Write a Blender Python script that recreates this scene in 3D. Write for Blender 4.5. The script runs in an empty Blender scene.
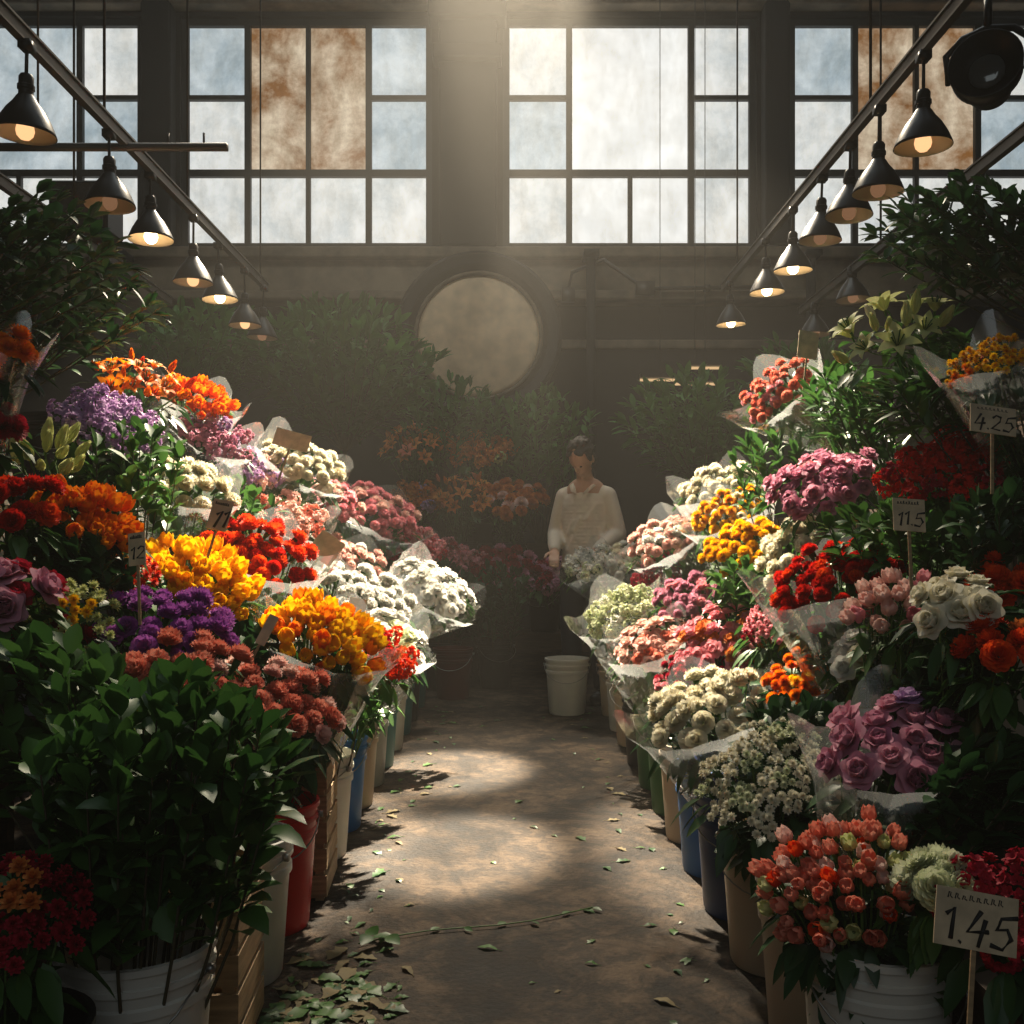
import bpy, math, random
from mathutils import Vector, Quaternion, Matrix
rnd = random.Random(7)
scene = bpy.context.scene
COL = scene.collection
F = 995.6
CH = 1.05
HY = 543
def P(px, py, d):
    return Vector(((px-512)/F*d, d, CH+(HY-py)/F*d))
# ---------------------------------------------------------------- materials
MATS = {}
def nt(name):
    m = bpy.data.materials.new(name); m.use_nodes = True
    n = m.node_tree; n.nodes.clear()
    out = n.nodes.new('ShaderNodeOutputMaterial')
    return m, n, out
def N(n, t, **kw):
    x = n.nodes.new(t)
    for k, v in kw.items():
        if k in x.inputs: x.inputs[k].default_value = v
        else: setattr(x, k, v)
    return x
def c4(c): return (c[0], c[1], c[2], 1)
def plain(name, col, rough=0.6, metal=0.0, noise=0.0, nscale=8, bump=0.0, col2=None):
    if name in MATS: return MATS[name]
    m, n, out = nt(name)
    b = N(n, 'ShaderNodeBsdfPrincipled', Roughness=rough, Metallic=metal)
    b.inputs['Base Color'].default_value = c4(col)
    if noise > 0 or bump > 0 or col2:
        tc = N(n, 'ShaderNodeTexCoord')
        nz = N(n, 'ShaderNodeTexNoise', Scale=nscale, Detail=6.0)
        n.links.new(tc.outputs['Object'], nz.inputs['Vector'])
        if noise > 0 or col2:
            r = N(n, 'ShaderNodeValToRGB')
            r.color_ramp.elements[0].position = 0.35; r.color_ramp.elements[1].position = 0.65
            c2 = col2 or tuple(x*(1-noise) for x in col)
            r.color_ramp.elements[0].color = c4(c2); r.color_ramp.elements[1].color = c4(col)
            n.links.new(nz.outputs['Fac'], r.inputs['Fac']); n.links.new(r.outputs['Color'], b.inputs['Base Color'])
        if bump > 0:
            bp = N(n, 'ShaderNodeBump', Strength=bump, Distance=0.02)
            n.links.new(nz.outputs['Fac'], bp.inputs['Height']); n.links.new(bp.outputs['Normal'], b.inputs['Normal'])
    n.links.new(b.outputs[0], out.inputs[0]); MATS[name] = m; return m
def organic(name, c1, c2, rough=0.5, trans=0.3, spec=0.3):
    """petal / leaf: colour varies per object and per petal, some light passes through"""
    if name in MATS: return MATS[name]
    m, n, out = nt(name)
    g = N(n, 'ShaderNodeNewGeometry'); oi = N(n, 'ShaderNodeObjectInfo')
    ad = N(n, 'ShaderNodeMath', operation='ADD'); 
    n.links.new(g.outputs['Random Per Island'], ad.inputs[0]); n.links.new(oi.outputs['Random'], ad.inputs[1])
    hf = N(n, 'ShaderNodeMath', operation='MULTIPLY'); hf.inputs[1].default_value = 0.5
    n.links.new(ad.outputs[0], hf.inputs[0])
    mx = N(n, 'ShaderNodeMix', data_type='RGBA')
    mx.inputs[6].default_value = c4(c1); mx.inputs[7].default_value = c4(c2)
    n.links.new(hf.outputs[0], mx.inputs[0])
    b = N(n, 'ShaderNodeBsdfPrincipled', Roughness=rough)
    b.inputs['Specular IOR Level'].default_value = spec
    n.links.new(mx.outputs[2], b.inputs['Base Color'])
    t = N(n, 'ShaderNodeBsdfTranslucent'); n.links.new(mx.outputs[2], t.inputs['Color'])
    ms = N(n, 'ShaderNodeMixShader', Fac=trans)
    n.links.new(b.outputs[0], ms.inputs[1]); n.links.new(t.outputs[0], ms.inputs[2])
    n.links.new(ms.outputs[0], out.inputs[0]); MATS[name] = m; return m
def emit(name, col, s):
    if name in MATS: return MATS[name]
    m, n, out = nt(name); e = N(n, 'ShaderNodeEmission', Strength=s); e.inputs[0].default_value = c4(col)
    n.links.new(e.outputs[0], out.inputs[0]); MATS[name] = m; return m
def wrapmat():
    m, n, out = nt('clear_plastic')
    gl = N(n, 'ShaderNodeBsdfGlossy', Roughness=0.18); gl.inputs[0].default_value = (1, 1, 1, 1)
    tl = N(n, 'ShaderNodeBsdfTranslucent'); tl.inputs[0].default_value = (.9, .95, .95, 1)
    tr = N(n, 'ShaderNodeBsdfTransparent')
    a = N(n, 'ShaderNodeMixShader', Fac=0.4); n.links.new(gl.outputs[0], a.inputs[1]); n.links.new(tl.outputs[0], a.inputs[2])
    lw = N(n, 'ShaderNodeLayerWeight', Blend=.35)
    r = N(n, 'ShaderNodeMapRange'); r.inputs['To Min'].default_value = .14; r.inputs['To Max'].default_value = .65
    n.links.new(lw.outputs['Facing'], r.inputs[0])
    b = N(n, 'ShaderNodeMixShader'); n.links.new(r.outputs[0], b.inputs[0]); n.links.new(tr.outputs[0], b.inputs[1]); n.links.new(a.outputs[0], b.inputs[2])
    n.links.new(b.outputs[0], out.inputs[0]); return m
WRAP = wrapmat()
GREEN_D = organic('leaf_dark', (.014, .05, .016), (.04, .115, .032), .42, .2, .35)
GREEN_M = organic('leaf_mid', (.03, .1, .02), (.09, .21, .04), .45, .3, .35)
GREEN_LIT = organic('leaf_lit', (.03, .12, .025), (.1, .27, .05), .5, .3, .35)  # brighter leaf green: light on the back foliage is put into the colour
STEM = plain('stem_green', (.09, .18, .04), .6)
PET = {
 'red': ((.55, .008, .008), (.8, .03, .015)), 'redorange': ((.8, .04, .01), (.92, .12, .015)),
 'coral': ((.78, .2, .12), (.86, .38, .27)), 'orange': ((.9, .17, .003), (.95, .32, .01)),
 'yellow': ((.9, .45, .002), (.95, .62, .01)), 'cream': ((.8, .74, .54), (.88, .85, .72)),
 'white': ((.78, .77, .7), (.88, .87, .83)), 'purple': ((.36, .07, .42), (.62, .2, .62)),
 'lilac': ((.44, .25, .5), (.64, .45, .66)), 'mauve': ((.54, .2, .32), (.74, .38, .46)),
 'pink': ((.8, .26, .32), (.88, .46, .48)), 'palepink': ((.84, .48, .43), (.9, .7, .6)),
 'crimson': ((.32, .008, .025), (.52, .02, .05)), 'lime': ((.56, .6, .2), (.78, .78, .42)),
 'rust': ((.6, .14, .03), (.8, .33, .08)), 'greenwhite': ((.56, .62, .35), (.8, .81, .62)),
}
def pmat(c): return organic('petal_'+c, PET[c][0], PET[c][1], .6, .32, .15)
# ---------------------------------------------------------------- mesh utils
class MB:
    def __init__(s): s.v = []; s.f = []; s.m = []
    def add(s, vs, fs, mi=0):
        o = len(s.v); s.v.extend(vs)
        for f in fs: s.f.append([i+o for i in f]); s.m.append(mi)
    def box(s, c, size, mi=0, rot=None):
        x, y, z = [a/2 for a in size]
        vs = [Vector((i*x, j*y, k*z)) for i in (-1, 1) for j in (-1, 1) for k in (-1, 1)]
        if rot is not None: vs = [rot @ v for v in vs]
        c = Vector(c); vs = [v+c for v in vs]
        s.add(vs, [(0, 1, 3, 2), (4, 6, 7, 5), (0, 4, 5, 1), (2, 3, 7, 6), (0, 2, 6, 4), (1, 5, 7, 3)], mi)
    def tube(s, pts, rad, seg=6, mi=0, cap=True):
        pts = [Vector(p) for p in pts]
        if not hasattr(rad, '__len__'): rad = [rad]*len(pts)
        vs = []
        ref = Vector((0.13, 0.31, 1))
        for i, p in enumerate(pts):
            d = (pts[min(i+1, len(pts)-1)]-pts[max(i-1, 0)]).normalized()
            r = ref if abs(d.dot(ref.normalized())) < .95 else Vector((1, 0, 0))
            u = d.cross(r).normalized(); w = d.cross(u)
            for k in range(seg):
                a = 2*math.pi*k/seg
                vs.append(p+(u*math.cos(a)+w*math.sin(a))*rad[i])
        fs = []
        for i in range(len(pts)-1):
            for k in range(seg):
                k2 = (k+1) % seg
                fs.append((i*seg+k, i*seg+k2, (i+1)*seg+k2, (i+1)*seg+k))
        if cap:
            fs.append(list(range(seg))[::-1]); fs.append([(len(pts)-1)*seg+k for k in range(seg)])
        s.add(vs, fs, mi)
    def lathe(s, prof, seg=32, mi=0, mat=None, close=False):
        vs = []
        for r, z in prof:
            for k in range(seg):
                a = 2*math.pi*k/seg; v = Vector((r*math.cos(a), r*math.sin(a), z))
                vs.append(mat @ v if mat is not None else v)
        fs = []
        for i in range(len(prof)-1):
            for k in range(seg):
                k2 = (k+1) % seg
                fs.append((i*seg+k, i*seg+k2, (i+1)*seg+k2, (i+1)*seg+k))
        s.add(vs, fs, mi)
    def ell(s, c, r, nu=12, nv=8, mi=0, rot=None):
        vs = []; fs = []
        c = Vector(c)
        for i in range(nv+1):
            th = math.pi*i/nv
            for k in range(nu):
                a = 2*math.pi*k/nu
                v = Vector((r[0]*math.sin(th)*math.cos(a), r[1]*math.sin(th)*math.sin(a), r[2]*math.cos(th)))
                if rot is not None: v = rot @ v
                vs.append(v+c)
        for i in range(nv):
            for k in range(nu):
                k2 = (k+1) % nu
                fs.append((i*nu+k, (i+1)*nu+k, (i+1)*nu+k2, i*nu+k2))
        s.add(vs, fs, mi)
    def mesh(s, name, mats, smooth=True, sharp=None):
        me = bpy.data.meshes.new(name)
        me.from_pydata([tuple(v) for v in s.v], [], s.f)
        for m in mats: me.materials.append(m)
        if len(mats) > 1: me.polygons.foreach_set('material_index', s.m)
        if smooth: me.polygons.foreach_set('use_smooth', [True]*len(s.f))
        me.update()
        if sharp:
            try: me.set_sharp_from_angle(angle=math.radians(sharp))
            except Exception: pass
        return me
def obj(name, me, parent=None, loc=(0, 0, 0), rot=None, scale=None):
    o = bpy.data.objects.new(name, me); COL.objects.link(o)
    o.location = loc
    if rot is not None: o.rotation_euler = rot
    if scale is not None: o.scale = (scale, scale, scale) if not hasattr(scale, '__len__') else scale
    if parent is not None: o.parent = parent
    return o
def top(o, label, cat, group=None, kind=None):
    o['label'] = label; o['category'] = cat
    if group: o['group'] = group
    if kind: o['kind'] = kind
    return o
def struct(o): o['kind'] = 'structure'; return o
def empty(name, loc):
    o = bpy.data.objects.new(name, None); o.empty_display_size = .05; COL.objects.link(o); o.location = loc; return o
# ---------------------------------------------------------------- blooms
def petal(mb, az, L, W, a0, a1, r0, z0, cup=.4, ruf=0, nu=3, nv=4, pointed=False, mi=0, rr=None):
    ca, sa = math.cos(az), math.sin(az)
    rad = Vector((ca, sa, 0)); tan = Vector((-sa, ca, 0))
    r, z = r0, z0; vs = []
    for i in range(nv+1):
        t = i/nv
        if i > 0:
            th = math.radians(a0+(a1-a0)*(t-.5/nv)); r += math.sin(th)*L/nv; z += math.cos(th)*L/nv
        if pointed: w = W*(max(0, math.sin(math.pi*(t**.8)))**.9+.06*(1-t))
        else:
            q = (t-.62)/.62 if t < .62 else (t-.62)/.4
            w = W*math.sqrt(max(.03, 1-q*q))
        for j in range(nu+1):
            s = -1+2*j/nu
            rf = ruf*t*((rr.random()-.5)*2) if rr and ruf else 0
            vs.append(rad*(r-cup*s*s*w)+tan*(s*w)+Vector((0, 0, z+rf+(abs(rf)*.5))))
    fs = []
    for i in range(nv):
        for j in range(nu):
            a = i*(nu+1)+j; fs.append((a, a+1, a+nu+2, a+nu+1))
    mb.add(vs, fs, mi)
def calyx(mb, r=.012, h=.02):
    mb.lathe([(.003, -h-.01), (r*.8, -h*.5), (r, 0), (r*.5, .004)], 8, 1)
def bl_rose(mb, rr):
    for n, L, W, a0, a1, r0 in ((3, .026, .013, 0, -30, .006), (4, .03, .018, 8, -18, .009), (5, .034, .022, 22, 10, .011), (5, .036, .026, 38, 62, .012), (6, .038, .027, 58, 105, .012)):
        o = rr.random()*6
        for k in range(n): petal(mb, o+2*math.pi*k/n, L, W, a0+rr.uniform(-5, 5), a1+rr.uniform(-6, 6), r0, 0, .45)
    calyx(mb)
def bl_carn(mb, rr):
    for k in range(46):
        q = (k+.5)/46; a = 84*q**.6
        petal(mb, k*2.399, .038-.007*q, .0185-.005*(1-q), a*.75, a*1.2, .003, 0, .2, .0035, 4, 3, rr=rr)
    calyx(mb, .01, .03)
def bl_tulip(mb, rr):
    for k in range(6):
        petal(mb, k*math.pi/3, .058, .021, 58, -26-(k % 2)*6, .003-.001*(k % 2), 0, .35, pointed=True, nv=6)
    calyx(mb, .006, .005)
def bl_mum(mb, rr):
    for k in range(90):
        q = (k+.5)/90; a = 105*q**.75
        petal(mb, k*2.399, .034, .0075, a*.75, a*1.1, .002, 0, .4, 0, 2, 3)
    calyx(mb)
def small_pom(mb, c, r, rr, mi=0):
    tmp = MB()
    for k in range(26):
        q = (k+.5)/26; a = 110*q**.75
        petal(tmp, k*2.399, r, r*.33, a*.8, a*1.1, 0, 0, .3, 0, 2, 2)
    mb.add([v+Vector(c) for v in tmp.v], tmp.f, mi)
def bl_button(mb, rr):
    for k in range(6):
        a = k*2.399; r = .006+.028*math.sqrt(k/6)*1.2
        c = Vector((math.cos(a)*r, math.sin(a)*r, rr.uniform(-.014, .01)))
        small_pom(mb, c, .0155, rr)
        mb.tube([(0, 0, -.05), c], .0012, 4, 1, False)
def bl_spray(mb, rr):
    for k in range(30):
        h = rr.random(); a = k*2.399; r = .026*(1-.6*h)+.004
        c = Vector((math.cos(a)*r, math.sin(a)*r, -.025+.06*h))
        o = rr.random()*6
        tmp = MB()
        for j in range(5): petal(tmp, o+j*1.2566, .013, .0075, 30, 80, .001, 0, .3, 0, 2, 2)
        q = Vector((0, 0, 1)).rotation_difference(Vector((c.x, c.y, .02)).normalized())
        mb.add([q @ v+c for v in tmp.v], tmp.f, 0)
    mb.tube([(0, 0, -.06), (0, 0, .03)], .002, 4, 1)
def bl_lily(mb, rr):
    for k in range(6):
        petal(mb, k*math.pi/3, .095, .019+.004*(k % 2), 12, 112, .004, 0, .25, pointed=True, nv=7)
    for k in range(5):
        a = k*1.2566; mb.tube([(0, 0, 0), (math.cos(a)*.02, math.sin(a)*.02, .06)], [.001, .003], 4, 1)
    calyx(mb, .006, .01)
def bl_bud(mb, rr):
    for k in range(6): petal(mb, k*math.pi/3, .09, .017, 20, -16, .002, 0, .3, pointed=True, nv=6)
    calyx(mb, .004, .008)
BL = dict(rose=(bl_rose, .036), carnation=(bl_carn, .034), tulip=(bl_tulip, .026), chrysanthemum=(bl_mum, .034),
          button_flower=(bl_button, .036), blossom=(bl_spray, .034), lily=(bl_lily, .06), bud=(bl_bud, .022))
BC = {}
def bloom_mesh(kind, c, var):
    key = (kind, c, var)
    if key not in BC:
        mb = MB(); BL[kind][0](mb, random.Random(var*13+5)); BC[key] = mb.mesh(kind+'_bloom', [pmat(c), GREEN_M])
    return BC[key]
def leaf(mb, p, d, L, W, droop=.3, mi=0, fold=.25, rr=rnd):
    d = d.normalized(); up = Vector((rr.uniform(-.4, .4), rr.uniform(-.4, .4), 1))
    s = d.cross(up)
    if s.length < .1: s = d.cross(Vector((1, 0, 0)))
    s.normalize(); u = s.cross(d)
    vs = [p]
    for t, w in ((.22, .7), (.5, 1.0), (.8, .6)):
        c = p+d*L*t+Vector((0, 0, -droop*L*t*t))
        vs += [c-s*W*w+u*W*w*fold, c, c+s*W*w+u*W*w*fold]
    vs.append(p+d*L+Vector((0, 0, -droop*L)))
    fs = [(0, 2, 1), (0, 3, 2), (1, 2, 5, 4), (2, 3, 6, 5), (4, 5, 8, 7), (5, 6, 9, 8), (7, 8, 10), (8, 9, 10)]
    mb.add(vs, fs, mi)
def rdir(rr):
    while True:
        v = Vector((rr.uniform(-1, 1), rr.uniform(-1, 1), rr.uniform(-1, 1)))
        if .1 < v.length < 1: return v.normalized()
# ---------------------------------------------------------------- buckets, crates, stands
def plastic(name, col): return plain('plastic_'+name, col, .42, noise=.15, nscale=5)
BCOL = dict(white=(.78, .76, .68), red=(.7, .008, .01), blue=(.03, .17, .48), beige=(.62, .5, .35), grey=(.38, .4, .38), teal=(.04, .2, .22),
            green=(.04, .17, .05), black=(.03, .03, .03), navy=(.015, .055, .18), maroon=(.1, .012, .012))
BKM = {}
def bucket(c, loc, h=.34, r=.135):
    if c not in BKM:
        mb = MB()
        mb.lathe([(0.0, .004), (.1, .004), (.106, 0), (.110, .01), (.127, .25), (.133, .252), (.133, .268), (.128, .272), (.130, .292), (.136, .294), (.136, .304), (.131, .306),
                  (.133, .326), (.139, .328), (.139, .34), (.130, .341), (.126, .32), (.104, .02), (0, .02)], 40)
        hm = MB(); pts = []
        for k in range(15):
            a = math.pi*k/14; pts.append((.137*math.cos(a), -.05-.095*math.sin(a)*.9, .30-.10*math.sin(a)))
        pts[0] = (.139, -.0, .30); pts[-1] = (-.139, 0, .30)
        hm.tube(pts, .002, 6)
        hm.tube([(.133, 0, .30), (.147, 0, .30)], .009, 8); hm.tube([(-.133, 0, .30), (-.147, 0, .30)], .009, 8)
        BKM[c] = (mb.mesh('bucket_body', [plastic(c, BCOL[c])], True, 28), hm.mesh('bucket_handle', [plain('wire_steel', (.35, .35, .33), .4, .9)]))
    e = empty('flower_bucket', loc); e.rotation_euler = (0, 0, rnd.uniform(-.5, .5))
    obj('bucket_body', BKM[c][0], e); obj('handle', BKM[c][1], e)
    names = dict(white='white', red='bright red', blue='blue', beige='beige', grey='grey', teal='dark teal', green='green', black='black', navy='navy blue', maroon='dark maroon')
    return top(e, names[c]+' plastic flower bucket with ribbed rim and wire handle', 'bucket', 'flower buckets')
def woodmat(name, col):
    m, n, out = nt(name)
    tc = N(n, 'ShaderNodeTexCoord'); mp = N(n, 'ShaderNodeMapping'); mp.inputs['Scale'].default_value = (3, 3, 30)
    w = N(n, 'ShaderNodeTexNoise', Scale=3.0, Detail=8.0); r = N(n, 'ShaderNodeValToRGB')
    r.color_ramp.elements[0].color = c4([x*.5 for x in col]); r.color_ramp.elements[1].color = c4(col)
    r.color_ramp.elements[0].position = .3; r.color_ramp.elements[1].position = .7
    b = N(n, 'ShaderNodeBsdfPrincipled', Roughness=.7)
    n.links.new(tc.outputs['Object'], mp.inputs[0]); n.links.new(mp.outputs[0], w.inputs['Vector']); n.links.new(w.outputs['Fac'], r.inputs[0])
    n.links.new(r.outputs[0], b.inputs['Base Color']); n.links.new(b.outputs[0], out.inputs[0]); return m
WOOD_L = woodmat('wood_pale', (.5, .33, .17)); WOOD_D = woodmat('wood_dark', (.09, .055, .03))
crate_me = None
def crate(loc, rotz=0):
    global crate_me
    if crate_me is None:
        mb = MB(); w = .125; H = .40
        for sx in (-1, 1):
            for sy in (-1, 1): mb.box((sx*(w-.012), sy*(w-.012), H/2), (.024, .024, H))
        for i in range(5):
            z = .045+i*.078
            for s in (-1, 1):
                mb.box((0, s*(w+.005), z), (.27, .01, .062)); mb.box((s*(w+.005), 0, z), (.01, .25, .062))
        mb.box((0, 0, .012), (.24, .24, .012))
        crate_me = mb.mesh('crate_slats', [WOOD_L], False)
    o = obj('wooden_crate', crate_me, None, loc, (0, 0, rotz))
    return top(o, 'tall pale slatted wooden crate holding flowers', 'crate', 'slatted wooden crates')
TX = {-1: .67, 1: .66}
def tier_x(side, k): return side*(TX[side]+.27*k)
def stand(side):
    e = empty('display_stand', (side*1.3, 4.2, 0))
    y0, y1 = 1.35, 7.05
    for k in range(1, 6):
        mb = MB(); zz = .30*k
        w = .27 if k < 5 else .5
        x = tier_x(side, k)+(0 if k < 5 else side*.115)
        mb.box((x-side*1.3, 0, zz-.0125), (w, y1-y0, .025)); mb.box((x-side*(w/2-.008)-side*1.3, 0, zz-.06), (.016, y1-y0, .07))
        obj('shelf', mb.mesh('shelf', [WOOD_D], False), e)
        for yy in (-2.7, -1.3, 0, 1.3, 2.7):
            lb = MB(); lb.box((x-side*1.3, yy, (zz-.025)/2), (.04, .04, zz-.025))
            obj('leg', lb.mesh('leg', [WOOD_D], False), e)
    top(e, 'stepped dark wooden stand carrying rows of flower buckets', 'display stand', 'stepped flower stands')
stand(-1); stand(1)
e = empty('display_table', (-.3, 8.2, 0))
for (yy, zz) in ((-.3, .35), (.15, .72), (.55, 1.05)):
    mb = MB(); mb.box((0, yy, zz-.015), (3.0, .42, .03)); mb.box((0, yy-.2, zz-.08), (3.0, .02, .12)); obj('shelf', mb.mesh('shelf', [WOOD_D], False), e)
    for xx in (-1.4, 0, 1.4):
        lb = MB(); lb.box((xx, yy, (zz-.03)/2), (.05, .05, zz-.03)); obj('leg', lb.mesh('leg', [WOOD_D], False), e)
top(e, 'dark stepped wooden table loaded with flowers', 'display table')
# ---------------------------------------------------------------- bouquets
used = []
FLOORROW = {-1: [(1.78, 'white'), (2.1, 'crate'), (2.42, 'white'), (2.74, 'red'), (3.04, 'crate'), (3.36, 'white'), (3.68, 'blue'), (4.0, 'beige'), (4.35, 'grey'), (4.7, 'teal'), (5.1, 'white'), (5.5, 'teal'), (5.9, 'black'), (6.4, 'teal')],
            1: [(1.80, 'white'), (2.12, 'beige'), (2.5, 'beige'), (2.85, 'navy'), (3.2, 'blue'), (3.55, 'beige'), (3.9, 'green'), (4.3, 'green'), (4.75, 'black'), (5.2, 'beige'), (5.6, 'white'), (6.1, 'beige')]}
for side in (-1, 1):
    for y, c in FLOORROW[side]:
        x = side*(TX[side]+(.015 if c == 'crate' else 0))
        if c == 'crate': crate((x, y, 0), .06)
        else: bucket(c, (x, y, 0))
        used.append((side, 0, y))
def find_bucket(side, k, y):
    best = None
    for u in used:
        if u[0] == side and u[1] == k and abs(u[2]-y) < (.29 if k else .3):
            if best is None or abs(u[2]-y) < abs(best-y): best = u[2]
    if best is None:
        if k == 0:
            best = min((u[2] for u in used if u[0] == side and u[1] == 0), key=lambda q: abs(q-y))
        else:
            best = y; used.append((side, k, y))
            bucket(rnd.choice(['white', 'beige', 'grey', 'black', 'green', 'teal']), (tier_x(side, k), y, .30*k))
    return Vector((tier_x(side, k), best, .30*k+.03))
def wrap_mesh(base, C, R, nrm, loc, rr):
    """pleated clear cone whose sheet corners stand up as points"""
    mb = MB(); n0 = (C-base).normalized(); seg = 48; rows = 7; vs = []
    st = base.lerp(C, .3); o_ = rr.random()*3
    ax2 = (nrm+n0*.6).normalized()
    pl = [(.035 if k % 3 == 0 else -.018)*rr.uniform(.4, 1.2) for k in range(seg)]
    for i in range(rows+1):
        t = i/rows
        c = st.lerp(C-ax2*.002, t); ax_n = n0.lerp(ax2, t).normalized()
        u = ax_n.cross(Vector((0, 1, .1))).normalized(); w = ax_n.cross(u)
        for k in range(seg):
            a = 2*math.pi*k/seg
            r = (.035+(R*1.2-.035)*t)*(1+pl[k]*t)
            rd = u*math.cos(a)+w*math.sin(a)
            pt = c+rd*r
            if i == rows: pt += (ax_n*(1.1 if rd.y > 0 else .35)+rd*.5)*(.085*abs(math.cos((a+o_)*2))**3)
            vs.append(pt-loc)
    fs = [(i*seg+k, i*seg+(k+1) % seg, (i+1)*seg+(k+1) % seg, (i+1)*seg+k) for i in range(rows) for k in range(seg)]
    mb.add(vs, fs); return mb.mesh('plastic_sleeve', [WRAP], True, 22)
CN = {'redorange': 'orange-red', 'palepink': 'pale pink', 'greenwhite': 'greenish white', 'lime': 'yellow-green', 'rust': 'rusty orange'}
def bouquet(px, py, d, w, kind, cols, wrap=False, s=1.0, leafy=1.0, base=None, dens=1.0, tilt=None, lk=None, flat=.22, nmax=58):
    C = P(px, py, d); R = w/2*d/F*.96
    rr = random.Random(int(px*7+py*3+d*100))
    side = 1 if C.x > 0 else -1
    if base is None:
        k = int(round((C.z-.60)/.30)); k = max(0, min(5, k))
        B = find_bucket(side, k, d+.04)
        if k == 0 and C.z < .42: C.z = .42
    else: B = Vector(base)
    loc = B.copy()
    e = empty(kind+'_bouquet', loc)
    cn = ' and '.join(CN.get(c, c) for c in cols[:2])
    top(e, cn+' '+kind.replace('_', ' ')+'s '+('in clear plastic sleeve' if wrap else 'with green leaves in bucket'), 'bouquet', kind.replace('_', ' ')+' bouquets')
    nrm = Vector((-side*.42, -.42, .80)).normalized() if tilt is None else Vector(tilt).normalized()
    u = nrm.cross(Vector((0, 1, 0))).normalized(); v = nrm.cross(u)
    br = BL[kind][1]*s
    n0 = dens*1.2*(R/br)**2
    n = int(max(8, min(nmax, n0)))
    s2 = math.sqrt(n0/nmax) if n0 > nmax else 1
    s3 = s*min(s2, 1.45)
    stems = MB(); fol = MB()
    neck = B.lerp(C, .5)
    hp = []
    for i in range(n):
        q = math.sqrt((i+.5)/n); a = i*2.39996+rr.uniform(-.25, .25)
        off = (u*math.cos(a)+v*math.sin(a))*R*q*rr.uniform(.88, 1.04)
        p = C+off+nrm*(R*flat*(1-q*q)+rr.uniform(-.024, .024))
        nn = (nrm+off/R*.75+rdir(rr)*.25).normalized()
        kd = kind; c = cols[0] if rr.random() < .62 else rr.choice(cols)
        if kind == 'lily' and rr.random() < .4: kd = 'bud'
        rot = (Vector((0, 0, 1)).rotation_difference(nn) @ Quaternion((0, 0, 1), rr.random()*6.28)).to_euler()
        obj(kind.replace('_flower', '')+'_head' if kd != 'bud' else 'flower_bud', bloom_mesh(kd, c, i % 2), e, p-loc, rot, s3*rr.uniform(.82, 1.12))
        pb = p-nn*.02
        stems.tube([B+rdir(rr)*.03-loc, neck+off*.25-loc, pb-loc], .0022, 4, 0, False); hp.append((pb, nn, off))
    obj('stems', stems.mesh('stems', [STEM]), e)
    nl = int((60+n*4)*leafy)
    for i in range(nl):
        pb, nn, off = hp[i % n]
        t = rr.uniform(.1, .96)
        p = (neck+off*.25).lerp(pb-nn*.02, t)+rdir(rr)*.012
        dd = (off/R*.8*rr.random()+rdir(rr)*.6+Vector((0, 0, .2)))
        leaf(fol, p-loc, dd, rr.uniform(.045, .08), rr.uniform(.011, .02), rr.uniform(.1, .5), rr=rr)
    for i in range(int(26*leafy)):
        a = rr.random()*6.28; off = (u*math.cos(a)+v*math.sin(a))*R
        leaf(fol, C+off*rr.uniform(.7, .98)-nrm*.035-loc, off.normalized()+Vector((0, 0, rr.uniform(-.5, .3))), rr.uniform(.05, .09), rr.uniform(.012, .02), .4, rr=rr)
    obj('foliage', fol.mesh('foliage', [lk or (GREEN_M if rr.random() < .6 else GREEN_D)]), e)
    if wrap: obj('plastic_sleeve', wrap_mesh(B, C, R, nrm, loc, rr), e)
    return e
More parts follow.
